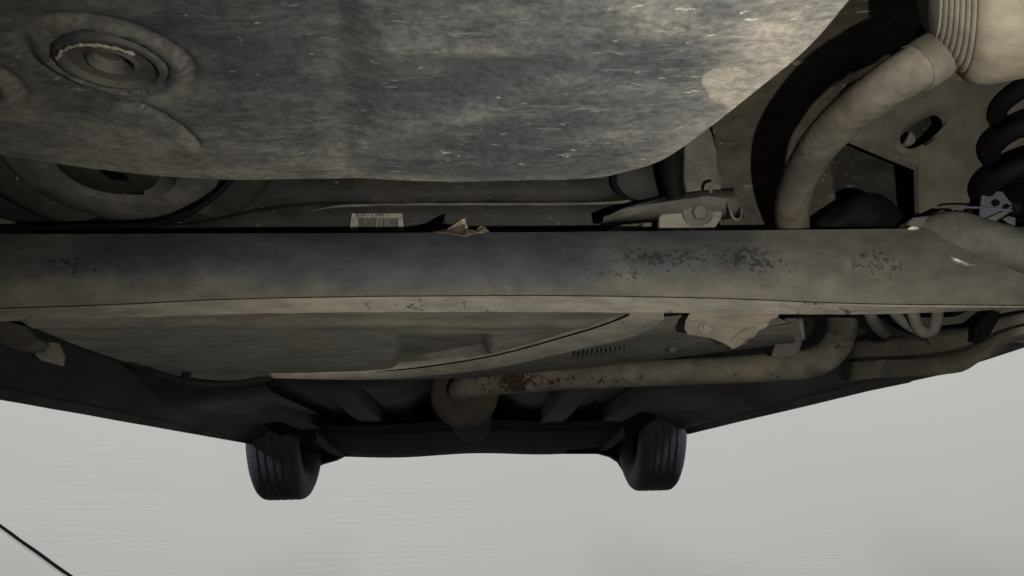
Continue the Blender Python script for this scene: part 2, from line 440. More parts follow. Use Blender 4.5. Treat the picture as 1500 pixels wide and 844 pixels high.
def tub_disp(p):
    """extra downward bulge in metres and dust 0..1 at plan point p."""
    px, py = proj(p)
    b = 0.0; d = 0.0
    b += 0.004 * noise.noise(p * 7.0) + 0.0018 * noise.noise(p * 22.0) + 0.0007 * noise.noise(p * 60)
    b -= 0.0038 * gauss(px, py, 498, 90, 34, 190, -5) + 0.003 * gauss(px, py, 440, 60, 50, 160)
    b += 0.0032 * math.exp(-(seg_dist(px, py, [(530, 214), (620, 192), (720, 155), (860, 95)]) / 19) ** 2)
    b += 0.0025 * gauss(px, py, 690, 78, 110, 16)
    b += 0.004 * gauss(px, py, 950, 60, 120, 40, -15)
    b -= 0.002 * gauss(px, py, 700, 120, 110, 26, -14)
    b += 0.004 * gauss(px, py, 760, 235, 200, 20)
    for c, k in ((plug_c, 1.0), (plug2_c, 1.0)):
        r = math.hypot(p.x - c.x, p.y - c.y)
        b += 0.0022 * math.exp(-((r - 0.0290) / 0.0030) ** 2) * k
        b -= 0.0026 * math.exp(-((r - 0.0365) / 0.0032) ** 2) * k
        if r < 0.0255: b -= 0.006
        d += 0.55 * math.exp(-((r - 0.0325) / 0.004) ** 2)
        d += 0.4 * math.exp(-((r - 0.040) / 0.008) ** 2) * (1 if p.x > c.x and p.y > c.y - .02 else .1)
    cd_ = seg_dist(px, py, [(150, 150), (205, 158), (240, 172), (268, 190), (290, 212)])
    b -= 0.0022 * math.exp(-(cd_ / 5) ** 2) ; b += 0.0008 * math.exp(-((cd_ - 14) / 9) ** 2) * (1 if py > 120 else 0)
    d += 0.55 * gauss(px, py, 150, 215, 330, 60, 6) + 0.35 * gauss(px, py, 0, 60, 90, 120)
    d += 0.38 * math.exp(-(seg_dist(px, py, [(540, 208), (640, 185), (730, 150), (850, 105)]) / 16) ** 2)
    d += 0.45 * gauss(px, py, 690, 76, 100, 12)
    e_ = (px - 1088) / 62, (py - 132) / 34; q_ = e_[0] ** 2 + e_[1] ** 2 + 0.8 * noise.noise(p * 45)
    d += 0.9 * max(0, min(1, (1.0 - q_) / .12)) + 0.5 * max(0, min(1, (noise.noise(p * 30) + .15 - abs(px - 1150) / 160 - abs(py - 40) / 150) / .1))
    d += 0.25 * gauss(px, py, 260, 245, 330, 22, 3)
    d += 0.3 * gauss(px, py, 1085, 128, 55, 30, -25) + 0.85 * gauss(px, py, 1130, 50, 90, 45, -40) + 0.4 * gauss(px, py, 960, 30, 120, 30)
    d += 0.35 * gauss(px, py, 500, 180, 30, 90)
    d += 0.30 * gauss(px, py, 1000, 210, 60, 25, -30)
    d -= 0.35 * gauss(px, py, 690, 150, 300, 90) + 0.6 * gauss(px, py, 960, 100, 80, 24, 5) + 0.25 * gauss(px, py, 350, 90, 120, 70) + 0.3 * gauss(px, py, 720, 215, 120, 14) + .35 * gauss(px, py, 640, 130, 110, 25)
    return b, max(-0.6, min(1.0, d))
verts = []; dustv = []
RW = [(0.0, 0.15), (0.0, 0.10), (0.002, 0.06)]          # (outset, rise) rows: side wall
for (ro, rz) in ((0.018, 0.16), (0.016, 0.10), (0.0145, 0.055)):
    RW = RW
prof_out = [(0.020, 0.17), (0.018, 0.11), (0.016, 0.06), (0.0145, 0.034), (0.0125, 0.022), (0.010, 0.013), (0.007, 0.007), (0.0035, 0.003)]
nrm = []
for i in range(NU):
    t = (OUTS[min(i + 1, NU - 1)] - OUTS[max(i - 1, 0)]); t.z = 0; t.normalize()
    n_ = Vector((-t.y, t.x, 0))
    if n_.dot(OUTS[i] - CEN) < 0: n_ = -n_
    nrm.append(n_)
rows = 0
for (ro, rz) in prof_out:
    for i in range(NU):
        p = OUTS[i] + nrm[i] * (ro - 0.004)
        b, d = tub_disp(OUTS[i])
        wv = max(0, 1 - rz / 0.05)
        verts.append(Vector((p.x, p.y, H + TZ + rz - b * wv * 0.4)))
        dustv.append(min(1, max(d, 0) * .5 + 0.45 + 0.25 * noise.noise(p * 30)))
    rows += 1
for j in range(NV):
    v_ = (j / (NV - 1)) ** 1.25 * 0.97
    for i in range(NU):
        p = OUTS[i].lerp(CEN, v_) - nrm[i] * 0.004 * (1 - v_)
        b, d = tub_disp(p)
        edge = math.exp(-v_ / 0.025)
        b *= (1 - 0.6 * edge)
        px_, py_ = proj(p)
        verts.append(Vector((p.x, p.y, H + TZ - b)))
        dustv.append(max(-0.6, min(1, d + edge * (0.35 + 0.3 * noise.noise(p * 35)))))
    rows += 1
tub = mk('spare_wheel_well', verts, grid_faces(rows, NU), M['tub'], car, sharp=180)
at = tub.data.attributes.new('dust', 'FLOAT', 'POINT')
at.data.foreach_set('value', dustv)
solid(tub, 0.0012)
PS = 0.68
def drain_plug(c):
    base = Vector((c.x, c.y, H + TZ))
    pl = lathe('drain_plug', [(0.0375, 0.010), (0.0375, 0.001), (0.0365, -0.002), (0.0350, -0.0035), (0.0315, -0.0035), (0.0300, -0.001), (0.0285, 0.0006), (0.0175, 0.0012),
                              (0.0165, 0.0000), (0.0152, -0.0012), (0.0142, 0.0000), (0.0134, 0.003), (0.0128, 0.005), (0.0118, 0.0075), (0.0104, 0.008), (0.0098, 0.0065), (0.004, 0.0062), (0.0005, 0.0062)],
               base, (0, 0, 1), M['plug'], tub, seg=64, wob=0.006)
    pl.scale = (PS, PS, PS)
    return pl
drain_plug(plug_c); drain_plug(plug2_c)
# dried mud line on the rim of the plug
ml = []
for k, a in enumerate([i * 4 for i in range(0, 30)]):
    ang = R(205 + a); rr = PS * 0.0325 + 0.0011 * noise.noise(Vector((k * .6, 0, 0)))
    ml.append(Vector((plug_c.x + rr * math.cos(ang), plug_c.y + rr * math.sin(ang), H + TZ - 0.0035)))
tube('mud_crust', ml, [0.0003] + [0.0005 + 0.0005 * random.random() for _ in range(len(ml) - 2)] + [0.0003], M['shield'], tub, n=90, seg=8, wob=0.4)

# ---- rear floor and crossmember --------------------------------------
SC = 0.908
def floor_profile(X):
    dz = smooth_interp(X, [(-0.95, -0.035), (-0.42, -0.035), (-0.30, -0.012), (-0.2, 0.0), (0.15, 0.0), (0.24, 0.006), (0.4, 0.03), (0.95, 0.05)])
    rz = 0.437 + dz
    k = max(0, min(1, (X - 0.29) / 0.05)); k = k * k * (3 - 2 * k); bk = 0.05 * k; ku = max(0, min(1, (X - 0.17) / 0.07)); up = 0.16 * ku * ku * (3 - 2 * ku)
    prof = [(-0.50, 0.53), (0.30, 0.525), (0.70, 0.515), (1.02, 0.505), (1.12, 0.495), (1.165, 0.480), (1.185, 0.462), (1.192, rz + 0.006), (1.190, rz + 0.002),
            (1.182, rz - 0.001), (1.180, rz - 0.005), (1.186, rz - 0.009), (1.194, rz - 0.02), (1.202, 0.385), (1.210, 0.35), (1.225, 0.31), (1.26, 0.285), (1.32, 0.28)]
    return [(y + (bk if y > 1 else 0), z + (up * min(1, max(0, (z - 0.44) / 0.05)))) for y, z in prof]
rowsL = []
for i in range(120):
    X = -0.98 + 1.96 * i / 119
    rowsL.append([O + Vector((X, y * SC + 0.003 * noise.noise(Vector((X * 6, z * 9, 1))), z * SC + 0.0035 * noise.noise(Vector((X * 5, y * 5, 3))))) for y, z in floor_profile(X)])
fl = loft('rear_floor_pan', rowsL, M['panel'], car, sharp=60)
solid(fl, 0.0015)
# muddy floor sheet to the right of the well
mud_px = [(980, -60), (1000, 0), (1010, 60), (1030, 130), (1046, 200), (1052, 260), (1054, 300), (1054, 345)]
mud_px2 = [(1390, -60), (1370, 0), (1330, 60), (1266, 125), (1228, 190), (1218, 240), (1225, 300), (1225, 345)]
def body_pt(px, py):
    v = ray(px, py)
    return O + v * (1.0 / ((max(v.z, 0.01) / 0.54) ** 8 + (v.y / 1.068) ** 8) ** (1 / 8))
rr_ = []
for k in range(22):
    t = k / 21 * 7; i0 = min(int(t), 6); t -= i0
    a = [mud_px[i0][q] * (1 - t) + mud_px[i0 + 1][q] * t for q in (0, 1)]; b = [mud_px2[i0][q] * (1 - t) + mud_px2[i0 + 1][q] * t for q in (0, 1)]
    rr_.append([body_pt(a[0] + (b[0] - a[0]) * j / 30, a[1] + (b[1] - a[1]) * j / 30) + Vector((0, 0, 0.004 * noise.noise(Vector((j * .4, k * .5, 2))))) for j in range(31)])
side = loft('side_floor_panel', rr_, M['body'], car); solid(side, 0.003)

# barcode label on the crossmember
lab_c = []
def on_face(px, py, off=0.0):
    return atY(px, py, 1.190 * SC - off)
lz = [on_face(516, 308.5), on_face(589, 310.5), on_face(592, 338), on_face(512, 338)]
lab = prism('barcode_label', lz, (0, 0.0012, 0), M['paper'], fl, bev=0)
for v in lab.data.vertices: pass
def ink(px0, px1, y0, y1, mat, name):
    q = [on_face(px0, y0, .0008), on_face(px1, y0, .0008), on_face(px1, y1, .0008), on_face(px0, y1, .0008)]
    return q
bars = []; x = 524.5; rb = random.Random(3)
while x < 583:
    w = rb.choice([0.7, 0.9, 1.0, 1.6, 1.2]); 
    bars.append((x, x + w)); x += w + rb.choice([0.35, 0.45, 0.6, 1.3 if 548 < x < 570 else 0.5])
bv = []; bf = []
for a, b in bars:
    k = len(bv); q = ink(a, b, 318.5 + (a - 524) * .022, 338, None, '')
    bv += q; bf.append((k, k + 1, k + 2, k + 3))
mk('barcode_bars', bv, bf, M['ink'], lab, smooth=False)['kind'] = 'stuff'
# lettering: "610 - CN0"
fc = bpy.data.curves.new('label_text', 'FONT'); fc.body = '610 - CN0'; fc.size = 0.0085; fc.extrude = 0.0001
fo = bpy.data.objects.new('label_lettering', fc); COL.objects.link(fo)
dg = bpy.context.evaluated_depsgraph_get()
tm = bpy.data.meshes.new_from_object(fo.evaluated_get(dg)); bpy.data.objects.remove(fo)
p0 = on_face(521.5, 316.6, 0.0009)
tm.transform(Matrix.Rotation(R(90), 4, 'X'))
txt = link('label_lettering', tm, M['ink_dark'], lab, p0, smooth=False)
txt.scale = (1.05, 1, 1.0)
txt.rotation_euler = (0, R(1.2), 0)

def aYS(px, py, Y): return atY(px, py, Y * SC)
tube('lit_ridge_line', [atY(x, y, 1.176 * SC) for x, y in ((455, 309), (490, 303), (530, 300.5), (600, 299.5), (750, 299), (880, 298), (940, 293), (1000, 287))], [.0005, .0018, .0022, .0022, .0022, .0022, .0018, .0006], M['arm'], fl, n=60, seg=8, wob=.3)  # pale bead standing in for light caught along the crossmember ridge
# ---- left cup with ring (spring seat) --------------------------------
rc = aYS(165, 238, 1.06)
axis_cup = Vector((0.05, -0.30, -1)).normalized()
cup = lathe('spring_cup', [(0.205, -0.050), (0.185, -0.012), (0.172, 0.000), (0.158, 0.002), (0.135, -0.006), (0.126, -0.012)], rc, axis_cup, M['ringpan'], car, seg=72, cap=False)
solid(cup, 0.002)
lathe('seat_ring', [(0.130, -0.03), (0.128, 0.000), (0.120, 0.006), (0.092, 0.010), (0.078, 0.006), (0.074, -0.004), (0.073, -0.05)], rc, axis_cup, M['arm'], cup, seg=64, cap=False)
lathe('inner_cap', [(0.062, -0.03), (0.061, 0.002), (0.054, 0.007), (0.02, 0.009), (0.001, 0.009)], rc + Vector((-.004, 0, -.002)), axis_cup, M['ringpan'], cup, seg=48, cap=False)
zt = rc.z - H - 0.017
prism('black_bar', [atZ(x, y, zt) for x, y in ((128, 232), (152, 232), (186, 262), (212, 286), (222, 293), (200, 293), (168, 290), (190, 284), (160, 262))], (0, 0, 0.004), M['rubber_shade'], cup, bev=0)  # flat black bar lying across the inner cap
tube('cup_edge_line', [aYS(*p) for p in ((340, 262, 1.10), (318, 284, 1.10), (290, 305, 1.10), (258, 322, 1.10), (215, 329, 1.10), (160, 331, 1.1), (60, 333, 1.1), (-60, 334, 1.1))], 0.0038, M['rubber_shade'], car, n=50, seg=10)  # black tube along the boundary of cup and crossmember

# ---- bracket with bolt, post and lobe right of the well ---------------
br = prism('axle_bracket', [aYS(x, y, 1.10) for x, y in ((964, 338), (966, 318), (972, 308), (985, 304), (1010, 302), (1046, 299), (1060, 304), (1058, 318), (1052, 328), (1046, 338))], (0, 0.012, 0.002), M['lip'], car, bev=0.003)
lathe('bolt_boss', [(0.022, -.001), (0.021, 0.003), (0.017, 0.005), (0.015, 0.004)], aYS(1022, 312, 1.099), (0.1, -1, -.25), M['arm'], br, seg=32)
bolt(aYS(1022, 312, 1.095), (0.1, -1, -.25), 0.0105, M['arm'], br)
chan = loft('bracket_channel', [[aYS(x, y, Y) for x, y, Y in r] for r in (
    [(880, 330, 1.13), (960, 324, 1.12), (1060, 320, 1.12), (1090, 318, 1.13)],
    [(885, 318, 1.09), (960, 305, 1.085), (1040, 297, 1.08), (1085, 302, 1.09)],
    [(905, 309, 1.085), (960, 299, 1.08), (1035, 288, 1.075), (1082, 293, 1.085)],
    [(915, 306, 1.10), (970, 292, 1.10), (1030, 282, 1.10), (1075, 282, 1.11)],
    [(915, 304, 1.17), (970, 288, 1.17), (1030, 278, 1.17), (1075, 276, 1.17)])], M['arm'], car); solid(chan, .003)
post = prism('bracket_post', [aYS(x, y, 1.13) for x, y in ((1004, 170), (1050, 165), (1052, 240), (1058, 268), (1056, 284), (1008, 288), (1002, 262))], (0.0, 0.04, 0.0), M['arm'], car, bev=0.004)
lathe('body_grommet', [(0.045, -.02), (0.043, 0.004), (0.03, 0.010), (0.001, 0.012)], aYS(945, 262, 1.15), (0.1, -1, -.3), M['panel'], car, seg=40, sx=1.0, sy=.75)
tube('black_stub', [aYS(982, 232, 1.08), aYS(985, 262, 1.08), aYS(990, 290, 1.09)], [.018, .014, .012], M['rubber_shade'], car, n=14, seg=16)  # black stub filling the space left of the post
tube('cable_hook', [aYS(*p) for p in ((1066, 296, 1.08), (1070, 308, 1.075), (1074, 319, 1.075), (1081, 322, 1.075), (1086, 316, 1.08), (1086, 304, 1.085))], 0.0020, M['arm'], car, n=24, seg=8)
tube('wiring_clip', [aYS(*p) for p in ((1041, 282, 1.07), (1042, 276, 1.065), (1047, 270, 1.06), (1053, 268, 1.065))], 0.0022, M['arm'], car, n=12, seg=8)

# ---- rear axle beam --------------------------------------------------
top_px = [(-120, 346), (0, 345), (400, 343.5), (750, 342), (1100, 339), (1330, 336.5), (1500, 334), (1640, 332)]
cre_px = [(-120, 456), (0, 451), (150, 446), (330, 438), (520, 434), (760, 432), (950, 434), (1100, 438), (1250, 444), (1400, 446), (1520, 447), (1640, 448)]
bot_px = [(-120, 478), (0, 472), (150, 467), (330, 461), (520, 458), (760, 457.5), (950, 458.5), (1100, 460), (1250, 461), (1400, 457), (1500, 452), (1640, 447)]
rowsB = []; rowsF = []; dustb = []
NX = 200
for i in range(NX):
    px = -120 + 1760 * i / (NX - 1)
    T = atY(px, smooth_interp(px, top_px), 0.925); C = atY(px, smooth_interp(px, cre_px), 0.905); Bm = atY(px, smooth_interp(px, bot_px), 0.928)
    row = []
    hz = T.z - C.z
    for a in range(0, 15):                              # rounded face from top back edge to crease
        t = a / 14
        z = T.z - hz * t + 0.012 * math.sin(math.pi * min(1, t * 1.0)) * 0
        yb = -0.030 * math.sin(math.pi * (0.06 + 0.94 * t) * 0.78)
        y = T.y + (C.y - T.y) * t + yb - (-0.030 * math.sin(math.pi * 0.78)) * t
        wob = 0.0012 * noise.noise(Vector((T.x * 9, z * 20, 0)))
        row.append(Vector((T.x + (C.x - T.x) * t, y + wob, z)))
        dustb.append(0.75 * max(0, (t - 0.62) / 0.38) - 0.34 * gauss(px, 0, 600, 0, 420, 1e6) + 0.55 * gauss(px, 0, 1340, 0, 260, 1e6) + 0.25 * gauss(px, 0, 0, 0, 160, 1e6) - 0.45 * math.exp(-((t - 0.42) / .2) ** 2) * gauss(px, 0, 140, 0, 90, 1e6))
    row.append(Vector((T.x, T.y + 0.028, T.z + 0.001))); dustb.append(.2)
    rowsB.append(row[::-1] if False else row)
    cr = row[14]
    lw = 0.0012 * noise.noise(Vector((T.x * 30, 0, 5)))
    rowsF.append([cr + Vector((0, 0.002, -0.0003)), cr + Vector((0, 0.0002 + lw, -0.0016)), cr + Vector((0, 0.0015 + lw, -0.0030)), Vector((C.x, (C.y + Bm.y) / 2, (C.z + Bm.z) / 2 - 0.0010)),
                  Vector((Bm.x, Bm.y - 0.003, Bm.z - 0.0003 + lw * .6)), Vector((Bm.x, Bm.y + 0.001, Bm.z + 0.001)), Vector((Bm.x, Bm.y + 0.0015, Bm.z + 0.012)), Vector((Bm.x, Bm.y + .05, Bm.z + .03)), T + Vector((0, 0.030, 0.0005))])
beam = loft('rear_axle_beam', rowsB, M['beam'], car, sharp=50)
# attribute order follows rows; last column has own value
vals = [max(-.6, min(1, d)) for d in dustb]
at = beam.data.attributes.new('dust', 'FLOAT', 'POINT'); at.data.foreach_set('value', vals)
bl = []
for v in beam.data.vertices:
    x_, y_ = proj(v.co + WLOC[beam.name])
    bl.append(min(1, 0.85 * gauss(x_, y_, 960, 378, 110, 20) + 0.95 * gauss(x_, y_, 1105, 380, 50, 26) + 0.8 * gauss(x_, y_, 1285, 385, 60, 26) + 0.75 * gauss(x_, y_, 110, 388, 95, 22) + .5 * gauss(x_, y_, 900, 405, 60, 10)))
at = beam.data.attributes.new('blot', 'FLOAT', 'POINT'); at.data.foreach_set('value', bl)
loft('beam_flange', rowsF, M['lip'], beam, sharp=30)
# trailing arm growing out of the beam on the right
ta = tube('trailing_arm', [atY(*p) for p in ((1345, 346, 0.955), (1390, 345, 0.930), (1440, 356, 0.912), (1510, 373, 0.892), (1600, 395, 0.86), (1720, 425, 0.80))], [0.020, 0.031, 0.030, 0.027, 0.026, 0.026], M['beam'], beam, n=50, seg=28, wob=.05)
at = ta.data.attributes.new('blot', 'FLOAT', 'POINT'); at.data.foreach_set('value', [0.25] * len(ta.data.vertices))
at = ta.data.attributes.new('dust', 'FLOAT', 'POINT'); at.data.foreach_set('value', [0.35] * len(ta.data.vertices))
gs = prism('arm_gusset', [atY(x, y, 0.93) for x, y in ((1331, 344), (1332, 322), (1340, 317), (1366, 314), (1382, 305), (1392, 309), (1400, 345))], (0, 0.03, 0), M['beam'], beam, bev=0.005)
at = gs.data.attributes.new('dust', 'FLOAT', 'POINT'); at.data.foreach_set('value', [0.35] * len(gs.data.vertices))
wp = [(1388, 373, .894), (1391, 375.5, .892), (1394, 378, .891), (1398, 380, .889), (1412, 386, .887), (1420, 388, .8865), (1428, 388, .886)]
tube('weld_bead', [atY(*p) for p in wp], [.0004, .0010, .0016, .0022, .0020, .0012, .0004], M['weld'], beam, n=50, seg=10, wob=0.7)
tube('weld_bead', [atY(1330, 335.5, .918), atY(1337, 334.5, .916), atY(1345, 335, .918)], [.001, .0022, .001], M['white'], beam, n=14, seg=8, wob=.5)

# ---- muffler ---------------------------------------------------------
maxis = Vector((1, -0.46, 0.0)).normalized()
mc = atY(1372, 40, 0.58) ; mc = Vector((mc.x, O.y + 0.58, O.z + 0.425))
RM = 0.105
mp = [(0.001, -0.006), (0.030, -0.006), (0.048, -0.004), (0.058, 0.0)]
for k in range(7):
    r0 = 0.058 + 0.0055 * k; h0 = 0.002 + 0.0030 * k
    mp += [(r0, h0), (r0 + 0.0035, h0 + 0.0004), (r0 + 0.0050, h0 + 0.0020)]
mp += [(0.099, 0.024), (0.103, 0.030), (0.105, 0.040), (0.105, 0.30), (0.105, 0.62), (0.08, 0.64), (0.001, 0.645)]
muf = lathe('muffler', mp, mc, maxis, M['muffler'], car, seg=96, cap=False, sharp=50)

# ---- exhaust pipes ---------------------------------------------------
pr = [(1385, 74, .61), (1342, 100, .615), (1296, 128, .64), (1242, 168, .70), (1197, 216, .77), (1169, 266, .86), (1160, 312, .95), (1168, 370, 1.07), (1195, 425, 1.19)]
P1 = [atY(*p) for p in pr]
pipe = tube('tail_pipe', P1, [.0210, .0210, .0210, .0207, .0205, .0206, .0213, .0235, .0245], M['pipe'], car, n=110, seg=36, wob=0.015)
tube('pipe_collar', [P1[0].lerp(P1[1], .35), P1[0].lerp(P1[1], .65), P1[1]], [0.0230, 0.0232, 0.0226], M['pipe'], pipe, n=12, seg=36)
tube('pipe_bead', [P1[1].lerp(P1[2], .46), P1[1].lerp(P1[2], .52), P1[1].lerp(P1[2], .58)], [0.0204, 0.0216, 0.0204], M['pipe'], pipe, n=10, seg=36)
# the shallow bracket edge just left of the pipe
fr = [(1195, 425, 1.19), (1226, 452, 1.27), (1234, 478, 1.33), (1222, 510, 1.385), (1190, 531, 1.43), (1130, 538, 1.46), (1040, 543, 1.49), (900, 549, 1.54), (790, 555, 1.60), (725, 561, 1.67), (690, 565, 1.71), (676, 570, 1.77), (678, 574, 1.84)]
P2 = [atY(*p) for p in fr]
fp = tube('front_pipe', P2, [0.0245, .0245, .0245, .0265, .0275, .0265, .0255, .0250, .0250, .0250, .027, .029, .03], M['rustpipe'], car, n=150, seg=36, wob=0.02)
rv = []
for v in fp.data.vertices:
    x_, y_ = proj(v.co + WLOC[fp.name])
    rv.append(0.72 * gauss(x_, y_, 760, 556, 45, 20) + 0.55 * gauss(x_, y_, 880, 556, 60, 12) + 0.4 * gauss(x_, y_, 1080, 545, 60, 14) + 0.25 * gauss(x_, y_, 1220, 500, 40, 30) - 0.5 * gauss(x_, y_, 1000, 535, 300, 10))
at = fp.data.attributes.new('rust', 'FLOAT', 'POINT'); at.data.foreach_set('value', rv)
hb = prism('pipe_hanger', [atY(x, y, 1.385) for x, y in ((1130, 522), (1138, 500), (1148, 474), (1154, 458), (1166, 458), (1172, 478), (1176, 500), (1170, 518), (1150, 524))], (0, 0.006, 0), M['arm'], fp, bev=0.002)
lathe('hanger_rubber', [(0.001, -.012), (0.018, -.012), (0.021, -.006), (0.021, .012), (.001, .014)], atY(1168, 482, 1.43), (1, -.5, 0), M['tank'], hb, seg=24)
for q in ((1150, 487), (1155, 501)):
    lathe('rivet', [(0.0035, 0), (0.003, .002), (0.001, .0026)], atY(q[0], q[1], 1.384), (0, -1, 0), M['rubber_shade'], hb, seg=12)

# catalytic converter ahead of the pipe
cc = atY(680, 574, 1.80)
cat = lathe('catalytic_converter', [(0.03, 0.03), (0.060, 0.040), (0.062, 0.12), (0.064, 0.72), (0.06, 0.80), (0.03, .84)], cc, Vector((0.02, 1, -0.015)), M['front'], car, seg=56)
lathe('converter_rim', [(0.026, 0.0), (0.034, 0.010), (0.050, 0.016), (0.070, 0.022), (0.077, 0.028), (0.079, 0.036), (0.077, 0.044), (0.064, 0.052), (0.050, .056)],
            cc, Vector((0.02, 1, -0.015)), M['catmat'], cat, seg=56)

# ---- side rail with oval hole ---------------------------------------
def rail_panel():
    hc = (1356, 186); ang = R(-39); a_, b_ = 44, 17
    outer = [(1222, 190), (1262, 207), (1305, 226), (1345, 242), (1352, 262), (1346, 285), (1332, 318), (1400, 320), (1424, 296), (1452, 262), (1500, 235), (1520, 160), (1500, 80), (1400, 70), (1300, 95), (1236, 130)]
    n = 64; inn = []; out = []
    for k in range(n):
        t = 2 * math.pi * k / n
        ex = abs(math.cos(t)) ** 0.85 * math.copysign(1, math.cos(t)) * a_; ey = abs(math.sin(t)) ** 0.7 * math.copysign(1, math.sin(t)) * b_
        x_ = hc[0] + ex * math.cos(ang) - ey * math.sin(ang); y_ = hc[1] + ex * math.sin(ang) + ey * math.cos(ang)
        dx, dy = x_ - hc[0], y_ - hc[1]; best = None
        for (ax, ay), (bx, by) in zip(outer, outer[1:] + outer[:1]):
            ex_, ey_ = bx - ax, by - ay; den = dx * ey_ - dy * ex_
            if abs(den) < 1e-9: continue
            s_ = ((ax - hc[0]) * ey_ - (ay - hc[1]) * ex_) / den; u = ((ax - hc[0]) * dy - (ay - hc[1]) * dx) / den
            if s_ > 0 and -1e-6 <= u <= 1 + 1e-6 and (best is None or s_ > best): best = s_
        inn.append((x_, y_)); out.append((hc[0] + dx * best, hc[1] + dy * best))
    Y = lambda x_, y_: 0.96 - 0.10 * max(0, (200 - y_) / 130) + 0.03 * max(0, (y_ - 230) / 80)
    rings = []
    for lvl, off in ((-0.18, 0.10), (0.0, 0.022), (0.0, 0.004), (0.06, -0.002), (0.16, 0.001), (0.32, 0.004), (0.6, 0.002), (0.96, 0.0), (1.0, 0.004), (1.0, 0.012)):
        row = []
        for (a, b), (c, d) in zip(inn, out):
            l = max(lvl, 0); x_, y_ = a + (c - a) * l, b + (d - b) * l
            p = atY(x_, y_, Y(x_, y_))
            row.append(p + Vector((0, off, -off * 0.2)) + Vector((0, 0.002 * noise.noise(p * 14), 0)))
        rings.append(row)
    o = loft('side_rail', rings[1:], M['rail'], car, closed=True, sharp=60)
    return o
rail = rail_panel()
prism('rail_hole_liner', [atY(x, y, 1.03) for x, y in ((1318, 218), (1330, 180), (1362, 150), (1400, 150), (1395, 190), (1360, 225))], (0, 0.01, 0), M['panel'], rail, bev=0)
prism('hole_tab', [atY(x, y, 0.99) for x, y in ((1326, 208), (1334, 192), (1341, 200), (1341, 208), (1334, 213))], (0, 0.01, 0), M['arm'], rail, bev=0.001)
# black lump and block standing in for shadow between pipe and arm
shade_lump = tube('pivot_shade_lump', [atY(*p) for p in ((1198, 336, 1.0), (1228, 326, 1.0), (1258, 316, 1.0), (1284, 318, 1.0), (1312, 330, 1.0), (1345, 338, .99))], [.012, .020, .030, .028, .020, .010], M['rubber_shade'], car, n=40, seg=20, wob=.25)
box('shade_lump_block', atY(1258, 304, 1.01), (0.018, 0.02, 0.03), M['rubber_shade'], shade_lump)

# ---- coil spring, hub and bright brake parts at the right ------------
sp = []
sb = atY(1508, 285, 0.90); st = atY(1532, 110, 0.90)
turns = 3.0
for k in range(120):
    t = k / 119; a = 2 * math.pi * turns * t + 1.2
    c = sb.lerp(st, t)
    sp.append(c + Vector((0.050 * math.cos(a), 0.050 * math.sin(a), 0)))
tube('coil_spring', sp, 0.0115, M['rubber_shade'], car, n=260, seg=14)
hub = lathe('dark_drum', [(0.001, -.06), (0.08, -.06), (0.10, -.05), (0.105, -.03), (0.13, -.028), (0.14, -.02), (0.14, 0.05), (0.12, .06), (0.001, .06)], atY(1560, 268, 1.00), Vector((1, .0, 0)), M['rubber_shade'], car, seg=64)  # black drum added to darken the wheel well
brk = prism('brake_bracket', [atY(x, y, .915) for x, y in ((1436, 322), (1440, 284), (1455, 279), (1469, 280), (1484, 299), (1470, 312), (1452, 324))], (0, 0.006, 0), M['bare'], hub, bev=0.002)
for q in ((1457, 298), (1473, 305)):
    lathe('bracket_hole', [(0.001, .0), (0.0042, 0), (0.0042, .004), (.001, .004)], atY(q[0], q[1], .9125), (0, -1, 0), M['rubber_shade'], brk, seg=16)
tube('brake_wire', [atY(*p) for p in ((1395, 307, .90), (1405, 304.5, .90), (1430, 304, .90), (1458, 306, .90), (1482, 309, .90))], 0.0014, M['bare'], hub, n=30, seg=8)
prism('brake_link', [atY(x, y, .905) for x, y in ((1425, 336), (1440, 322), (1470, 309), (1484, 300), (1478, 312), (1450, 330), (1436, 338))], (0, 0.006, 0), M['arm'], hub, bev=0.001)
prism('brake_clip', [atY(x, y, .91) for x, y in ((1470, 320), (1478, 316), (1488, 319), (1488, 330), (1480, 327))], (0, 0.004, 0), M['bare'], hub, bev=0.001)

# ---- fuel tank -------------------------------------------------------
KZ = 0.205
def atK(px, py, dz=0.0, ymin=1.0):
    """point on the tank's slightly sloping underside."""
    v = ray(px, py); p = O + v * ((0.279 + dz) / (v.z + 0.051 * v.y))
    if p.y < ymin: p = Vector((p.x * ymin / p.y, ymin, H + 0.279 + dz - 0.051 * ymin))
    return p
tank_px = [(-75, 458), (-20, 459), (22, 468), (60, 487), (100, 503), (150, 521), (200, 537), (260, 551), (330, 558), (420, 553), (500, 548), (580, 543), (660, 531), (740, 514), (820, 491), (870, 474), (905, 461), (940, 457), (960, 457)]
TO = spline([atK(x, y) for x, y in tank_px], 160)
TC = atK(430, 452)
rws = []
tn = []
for i in range(160):
    t = TO[min(i + 1, 159)] - TO[max(i - 1, 0)]; t.z = 0; t.normalize(); n_ = Vector((-t.y, t.x, 0))
    if n_.dot(TO[i] - TC) < 0: n_ = -n_
    tn.append(n_)
for ro, rz in ((0.012, 0.13), (0.010, 0.06), (0.007, 0.02), (0.004, 0.008), (0.0, 0.002)):
    rws.append([TO[i] + tn[i] * (ro - 0.004) + Vector((0, 0, rz)) for i in range(160)])
def tank_b(p):
    px, py = proj(p)
    b = 0.004 * noise.noise(p * 4.0) + 0.0015 * noise.noise(p * 15)
    # rectangular pocket
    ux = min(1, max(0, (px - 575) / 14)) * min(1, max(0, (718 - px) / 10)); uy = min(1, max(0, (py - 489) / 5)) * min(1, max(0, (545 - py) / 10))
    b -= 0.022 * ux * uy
    b += 0.006 * gauss(px, py, 290, 532, 25, 8) - 0.004 * gauss(px, py, 230, 540, 20, 6)
    b += 0.004 * math.exp(-((py - 474) / 5) ** 2)
    return b
